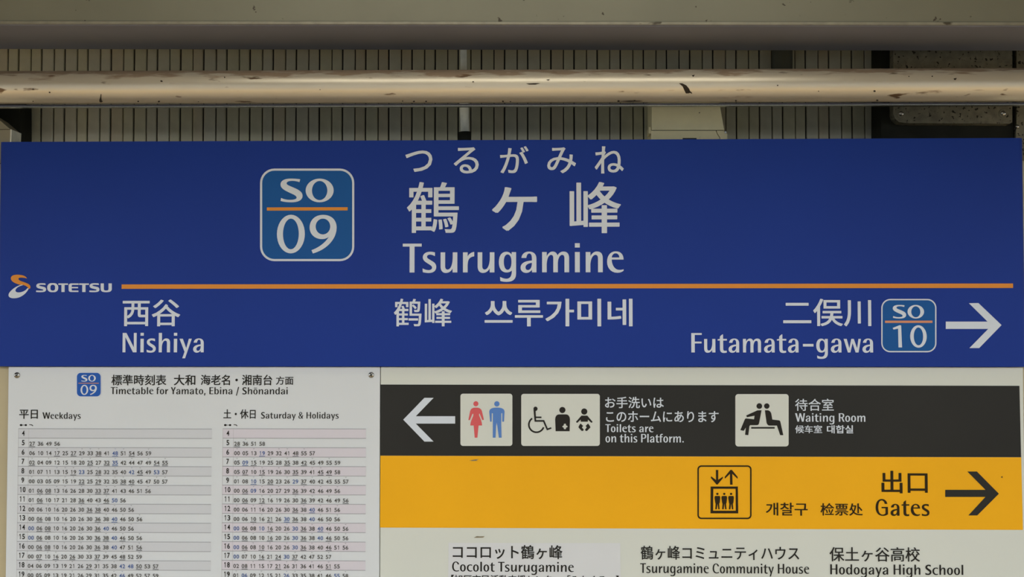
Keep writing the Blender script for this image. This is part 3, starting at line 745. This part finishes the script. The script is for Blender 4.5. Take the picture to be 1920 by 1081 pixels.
WK = {4: '', 5: '27_ 36 49 56', 6: '06^ 10 14 17_^ 25 27_ 29^ 33^ 38_^ 41 48_b^ 51^ 54_ 56 59^',
 7: '02_^ 04 09^ 12^ 15 18 20^ 25_^ 27 32_ 35_b^ 42 44^ 47 49^ 54_ 55_^',
 8: '01 07 11 13^ 15^ 19_^ 23b 25^ 28_^ 32 35^ 40 42b^ 45_^ 49 53b 57',
 9: '00^ 03 05^ 09 15^ 19^ 22_ 25 29_^ 32 35^ 38_^ 40_ 45 47 50^ 57^',
 10: '01 06_ 08_ 13^ 16^ 26 28^ 30 33_ 37_^ 41^ 43 46^ 51 56^',
 11: '01 06_^ 10 17^ 21 28 36_ 40^ 43 46_^ 50b 56', 12: '00^ 06 10^ 16^ 20 26 30^ 36_ 38_^ 40 46^ 50 56^',
 13: '00 06_ 08^ 10 16^ 20 26^ 30 36_ 38^ 40_b 46^ 50 56^', 14: '00b 06_ 08_^ 10 16^ 20 26^ 30 36_^ 40b 46^ 50 56^',
 15: '00b 06_ 08^ 10 16^ 20 26^ 30 36_ 38_^ 40b 46_^ 50 56^', 16: '00 06_ 08_^ 10 16^ 20 26^ 30 36_ 38^ 40b 47^ 51 56_^',
 17: '00 07_ 10^ 16_^ 20 26_ 30 33^ 37_ 39^ 45 48_^ 52 59^', 18: '04 06^ 09 13^ 19 21^ 26 29_ 31^ 35 38^ 42b 48b 50_^ 53 57_',
 19: '00^ 05 09^ 13 19 21^ 26 29 31^ 35 42^ 46b^ 49 52 57 59'}
SA = {4: '', 5: '28_ 36^ 51 58', 6: '00^ 05 13^ 19_b 29 32^ 41^ 48_ 55^ 57', 7: '05^ 09_b 15_^ 19 25^ 28 35_^ 38 42_ 45^ 49 55^ 59',
 8: '05 07_ 10^ 15_^ 19 26^ 30 35_ 39 41^ 45_^ 49_ 58', 9: '01^ 08 10_b^ 15^ 20_ 23 26^ 29b 37_ 40^ 42 45^ 55 57^',
 10: '00 06_ 09b^ 16^ 20 27^ 29 36_ 39^ 42 46^ 49 56^', 11: '00 06_ 09 12_^ 16^ 19 26 30^ 36_ 39^ 42 46^ 49 56_',
 12: '00^ 06 11^ 16^ 20 26 30^ 36_ 38^ 40_b 46^ 51 56^', 13: '00 06^ 10_ 16^ 21_ 26^ 30_b 36_ 38^ 40b 46^ 50 56^',
 14: '00b 06_ 08^ 10b 16_^ 20 26^ 30b 36_ 38^ 40_b 46^ 50 56^', 15: '00b 06_ 08^ 10 16_^ 20 26^ 30b 36_ 38^ 40b 46_^ 50 56^',
 16: '00b 06_ 08^ 10_ 16^ 20 26^ 30b 36_ 38^ 40 46_^ 51 56^', 17: '00b 07^ 10 16_^ 21 24_ 30b 37_^ 42 47^ 52 57^',
 18: '02 08_ 11^ 15 17^ 21_ 26^ 31^ 36 41^ 46 51_^ 55', 19: '01^ 06b 09 12^ 15 21 26b^ 33^ 35 38 41^ 46 55b 58^'}

DIG = {}
def digit(ch):
    if ch not in DIG:
        vs, fs = ([(0.0, .50), (.0, .60), (.16, .71), (.27, .71), (.27, 0), (.155, 0), (.155, .56)], [(0, 1, 6), (1, 2, 6), (2, 3, 6), (3, 4, 5), (3, 5, 6)]) if ch == '1' else font_text(ch, 0.018)
        xs = [v[0] for v in vs]; ys = [v[1] for v in vs]
        w_ = (max(xs) - min(xs)) or 1
        DIG[ch] = ([((x_ - min(xs)) / w_, (y_ - min(ys)) / (max(ys) - min(ys))) for x_, y_ in vs], fs)
    return DIG[ch]
class Batch:
    def __init__(s): s.v, s.f = [], []
    def add(s, vs, fs):
        n = len(s.v); s.v += vs; s.f += [tuple(i + n for i in f) for f in fs]
    def rect(s, x0, z0, x1, z1): s.add([(x0, z0), (x1, z0), (x1, z1), (x0, z1)], [(0, 1, 2, 3)])
    def digit(s, ch, x, z, w, h):
        vs, fs = digit(ch)
        if ch == '1': x, w = x + w * .18, w * .46
        s.add([(x + a * w, z + b * h) for a, b in vs], fs)

def table(data, xl_px, xsep_px, xr_px, rowm, title):
    # all in board coordinates, measured along the top rule (y = 803.4)
    X0 = PP(xl_px, 803.4, YT).x; XS = PP(xsep_px, 803.4, YT).x; X1 = PP(xr_px, 803.4, YT).x
    zr = lambda py: PP((xl_px + xr_px) / 2, py, YT).z
    hrs = list(range(4, 24))
    mm = (YT - CAM.y) / FPX
    ys = [803.4 + 17.63 * k for k in range(len(hrs) + 1)]
    lines, vl = Batch(), Batch()
    for k, y in enumerate(ys):
        z = zr(y); lines.rect(X0, z - .0004, X1, z + .0004)
    zb = zr(ys[-1]); zt = zr(ys[0])
    vl.rect(XS - .0003, zb, XS + .0003, zt); vl.rect(X0 - .0003, zb, X0 + .0003, zt)
    print2d('vertical_rules', vl.v, vl.f, M_LINEV, tt, T1 - .0001)
    print2d('horizontal_rules', lines.v, lines.f, M_LINE, tt, T2)
    for k, h in enumerate(hrs):
        za, zb_ = zr(ys[k + 1]), zr(ys[k])
        if h % 2 == 0:
            print2d('shaded_row', [(X0, za), (X1, za), (X1, zb_), (X0, zb_)], [(0, 1, 2, 3)], rowm, tt, T1)
        if h > 19: continue
        B = Batch(); s_ = str(h); dw, dh = .0058, .0100
        xc = (X0 + XS) / 2; x0 = xc - dw * len(s_) / 2 - (0.0004 if len(s_) > 1 else 0)
        for q, c in enumerate(s_): B.digit(c, x0 + q * dw * 1.08, za + .0042, dw * .88, dh)
        print2d('hour_number', B.v, B.f, M_INK, tt, T3)
        if not data[h]: continue
        Bk, Bb = Batch(), Batch()
        for q, tk in enumerate(data[h].split()):
            bb = Bb if 'b' in tk else Bk
            x = XS + .0017 + q * 15.78 * mm
            bb.digit(tk[0], x, za + .0033, .0049, .0076); bb.digit(tk[1], x + .0058, za + .0033, .0049, .0076)
            if '_' in tk: bb.rect(x - .0002, za + .0010, x + .0110, za + .0020)
            if '^' in tk: bb.add([(x + .0038, zb_ - .0014), (x + .0056, zb_ - .0030), (x + .0074, zb_ - .0014), (x + .0056, zb_ - .0022)], [(0, 1, 3), (1, 2, 3)])
        if Bk.v: print2d('minute_numbers', Bk.v, Bk.f, M_GREY, tt, T3)['kind'] = 'stuff'
        if Bb.v: print2d('minute_numbers', Bb.v, Bb.f, M_BLUEINK, tt, T3)['kind'] = 'stuff'
table(WK, 35, 54.3, 397.3, M_ROWGREY, 'weekdays')
table(SA, 418, 438, 686.3, M_ROWPINK, 'holidays')

# ================================================================== DIRECTION BOARD
YG = 0.0105
gX0, gX1, _, _ = rect_on(713.0, 690, 1929, 1081, YG)
gb = empty('direction_board', ((gX0 + gX1) / 2, YG, Z0 - .35), 'white direction board with a charcoal toilets band and a yellow exit band', 'sign')
gX1 = 0.9595
obj('panel', box_mesh(gX0, gX1, YG, 0.0215, Z0 - 0.74, Z0 - .0008, 0.001, 1), M_BOARD, gb, ((gX0 + gX1) / 2, .015, Z0 - .35))
Q1, Q2, Q3, Q4 = YG - .0005, YG - .0010, YG - .0015, YG - .0020
def quadband(name, pts, m):
    return shape(name, [pts], m, gb, Q1)
bk = quadband('charcoal_band', [(713.6, 720.4), (1911.5, 722.8), (1914.6, 856.6), (713.2, 853.6)], M_BLACK)
yb = quadband('yellow_band', [(713.2, 853.8), (1914.8, 856.8), (1918, 992.8), (712.6, 988.4)], M_YELLOW)
z48 = lambda pts: [(740 + x_ / 4.8, 720 + y_ / 4.8) for x_, y_ in pts]
shape('arrow', [z48([(77, 318), (268, 121), (350, 122), (190, 287), (544, 287), (544, 353), (190, 353), (350, 515), (268, 515)])], M_WHITE, bk, Q2)
pn = shape('toilet_pictogram', [rrect(863.3, 737.6, 960.7, 835.4, 5)], M_BOARD, bk, Q2)
pn2 = shape('accessible_toilet_pictogram', [rrect(977.3, 737.9, 1124.7, 835.4, 5)], M_BOARD, bk, Q2)
pn3 = shape('waiting_room_pictogram', [rrect(1378.8, 738.3, 1478.7, 836.4, 5.5)], M_BOARD, bk, Q2)
# the level below a sub-part does not exist, so figures hang from the band itself
def fig(name, cs, m, Y=Q3): return shape(name, cs, m, bk, Y)
def z9(d): return zm(svg(d, n=8), 860, 730, 9.827)
fig('woman_figure', zm([ell(317, 260, 47, 47)], 860, 730, 9.827) + z9("M317 330 C375 330 415 345 430 400 L465 555 L435 560 L392 455 C385 430 375 440 375 470 C390 520 425 560 432 660 L367 660 L345 885 L295 885 L277 660 L213 660 C220 560 262 520 270 470 C272 440 262 435 250 455 L208 560 L178 560 L210 400 C225 345 260 330 317 330 Z"), M_RED)
fig('man_figure', zm([ell(704, 262, 49, 49)], 860, 730, 9.827) + z9("M704 330 C800 330 845 355 845 410 L835 590 L803 590 L803 435 L785 435 L785 650 L792 885 L740 885 L712 670 L702 610 L690 670 L680 885 L628 885 L630 435 L610 435 L607 590 L580 590 L563 410 C563 355 610 330 704 330 Z"), M_MANBLUE)
def arc_band(cx, cy, r0, r1, a0, a1, n=30):
    o_ = [(cx + r1 * math.cos(math.radians(a0 + (a1 - a0) * k / n)), cy + r1 * math.sin(math.radians(a0 + (a1 - a0) * k / n))) for k in range(n + 1)]
    i_ = [(cx + r0 * math.cos(math.radians(a1 + (a0 - a1) * k / n)), cy + r0 * math.sin(math.radians(a1 + (a0 - a1) * k / n))) for k in range(n + 1)]
    return o_ + i_
def z97(cs): return zm(cs, 970, 730, 9.827)
def bar(p, q, w):
    dx, dy = q[0] - p[0], q[1] - p[1]; l_ = math.hypot(dx, dy); nx, ny = -dy / l_ * w / 2, dx / l_ * w / 2
    return [(p[0] + nx, p[1] + ny), (q[0] + nx, q[1] + ny), (q[0] - nx, q[1] - ny), (p[0] - nx, p[1] - ny)]
fig('wheelchair_figure', z97([arc_band(352, 645, 124, 155, 20, 236)] + [ell(335, 352, 38, 40)]), M_INK)
fig('wheelchair_figure', z97(svg("M298 370 L335 370 L342 495 L445 495 L445 523 L345 523 L347 560 L495 560 L560 712 L620 692 L632 718 L545 750 L475 590 L318 590 Z")), M_INK, Q4)
fig('ostomate_figure', z97([ell(830, 375, 57, 57)] + svg("M770 455 L895 455 C945 455 972 500 970 560 L963 765 L705 765 L697 560 C694 500 720 455 770 455 Z") + svg("M858 632 C868 625 888 625 895 632 L897 658 L925 672 L925 688 L897 700 L895 724 C885 730 868 730 858 724 L855 700 L830 688 L830 672 L855 658 Z")), M_INK)
fig('baby_figure', z97([ell(1233, 403, 57, 57)] + svg("M1180 478 L1290 478 L1385 590 C1385 605 1372 612 1360 608 L1300 552 L1300 590 L1170 590 L1165 552 L1110 608 C1095 612 1082 605 1082 590 Z")
    + svg("M1165 622 L1213 668 L1190 695 L1222 735 C1222 760 1195 768 1180 755 L1128 698 C1126 685 1130 670 1165 622 Z") + svg("M1303 622 L1258 668 L1278 695 L1248 735 C1248 760 1275 768 1290 755 L1345 698 C1347 685 1340 670 1303 622 Z")), M_INK)
def z98(cs): return zm(cs, 1370, 730, 9.827)
fig('seated_figure', z98([ell(528, 302, 52, 52)] + svg("M490 382 L570 378 L525 610 C518 645 500 655 480 655 L358 655 L345 680 L325 838 L265 832 L280 700 L240 758 L178 745 L255 560 C262 535 275 530 290 530 L430 545 L440 480 L300 508 L285 475 Z")), M_INK)
fig('seated_figure', z98([ell(666, 302, 50, 50)] + svg("M630 378 L690 380 C725 390 745 420 750 450 L768 550 L890 565 C908 570 915 580 918 600 L970 838 L912 838 L852 662 L710 662 C680 655 665 630 660 600 Z")), M_INK)
fig('bench_bar', z98([[(378, 688), (812, 688), (812, 718), (378, 718)]]), M_INK)
asian('お手洗いは', (1134.4, 743.5, 1244.4, 764.8), M_WHITE, bk, Q2, 0.010)
asian('このホームにあります', (1136.3, 770.3, 1347.5, 790.9), M_WHITE, bk, Q2, 0.010)
latin('Toilets are', (1135, 794.8, 1225.2, 809.9), M_WHITE, bk, Q2)
latin('on this Platform.', (1135.3, 812.8, 1281.9, 829.2), M_WHITE, bk, Q2)
asian('待合室', (1490.8, 747, 1563.3, 769.7), M_WHITE, bk, Q2, 0.006)
latin('Waiting Room', (1490.8, 774.2, 1622.5, 795.2), M_WHITE, bk, Q2)
asian('候车室', (1491, 796.6, 1541.5, 811.6), M_WHITE, bk, Q2, 0.012)
asian('대합실', (1550.4, 796.6, 1599.7, 812), M_WHITE, bk, Q2, 0.018)

def z94(cs): return zm(cs, 1300, 865, 9.4)
shape('lift_pictogram_frame', [rrect(1307.6, 871.8, 1409.2, 972.6, 7.5), rrect(1310.4, 874.6, 1406.4, 969.8, 5)], M_INKY, yb, Q2)
shape('lift_car', z94([[(305, 437), (785, 437), (792, 910), (302, 910)], [(352, 477), (745, 477), (748, 863), (348, 863)]]), M_INKY, yb, Q2)
shape('lift_arrow', z94([[(397, 145), (440, 145), (438, 318), (524, 262), (522, 288), (428, 402), (408, 402), (308, 285), (312, 255), (400, 322)]]), M_INKY, yb, Q2)
shape('lift_arrow', z94([[(647, 405), (645, 215), (556, 300), (552, 268), (652, 145), (680, 145), (782, 268), (780, 302), (686, 213), (692, 405)]]), M_INKY, yb, Q2)
for dx in (0, 121, 241):
    shape('passenger_figure', z94([ell(424 + dx, 567, 21, 19)] + svg("M%d 603 C%d 600 %d 618 %d 640 L%d 720 L%d 740 L%d 838 L%d 838 L%d 740 L%d 838 L%d 838 L%d 740 L%d 720 L%d 640 C%d 618 %d 600 %d 603 Z" %
          tuple(v + dx for v in (450, 470, 474, 474, 466, 456, 464, 440, 426, 412, 386, 394, 386, 374, 374, 380, 400)))), M_INKY, yb, Q2)
asian('개찰구', (1436, 941.7, 1514.5, 966), M_INKY, yb, Q2, 0.012)
asian('检票处', (1538.3, 942.7, 1617.7, 966), M_INKY, yb, Q2, 0.012)
asian('出口', (1652.7, 882, 1739.3, 924.3), M_INKY, yb, Q2, 0.012)
latin('Gates', (1641.8, 935, 1742.8, 967), M_INKY, yb, Q2)
shape('arrow', [[(1280 + x_ / 3, 850 + y_ / 3) for x_, y_ in ((1477, 203), (1703, 203), (1601, 100), (1655, 100), (1779, 225), (1657, 347), (1607, 347), (1703, 243), (1477, 243))]], M_BLACK, yb, Q2)

st = shape('sticker_patch', [[(841, 1017), (1163, 1017.5), (1164, 1120), (840, 1120)]], M_LILAC, gb, Q1)
st['label'] = 'paler lilac-white sticker patched under the first place name'
asian('ココロット鶴ヶ峰', (848.9, 1020.9, 1054.6, 1047.3), M_INK, gb, Q2, 0.012)
latin('Cocolot Tsurugamine', (847.7, 1052.4, 1075.9, 1077), M_INK, gb, Q2)
asian('【旭区市民活動支援センター「みなくる」】', (846, 1077.5, 1160, 1094), M_INK, gb, Q2, 0.01)
asian('鶴ヶ峰コミュニティハウス', (1201.3, 1022.9, 1498.5, 1049), M_INK, gb, Q2, 0.010)
latin('Tsurugamine Community House', (1200.3, 1055.7, 1517.2, 1080), M_INK, gb, Q2)
asian('保土ヶ谷高校', (1555.3, 1025, 1724.9, 1052), M_INK, gb, Q2, 0.008)
latin('Hodogaya High School', (1556.7, 1057.6, 1806.2, 1082.8), M_INK, gb, Q2)
shape('smudge', zm([[(0, 1.4), (6, 0.2), (14, -1), (18, -1.4), (13, .8), (16, 1.6), (6, 2.2)]], 880, 861.5, 1), M_DIRT2, gb, Q3)
shape('smudge', zm([[(0, 2), (6, -1), (12, -.5), (21, -1), (18, 1.5), (8, 2)]], 888, 1005.5, 1), M_DIRT2, gb, Q3)
shape('smudge', zm([[(0, 0), (3, -2), (3.5, 1.5)]], 1876.5, 894, 1), M_DIRT, gb, Q3)
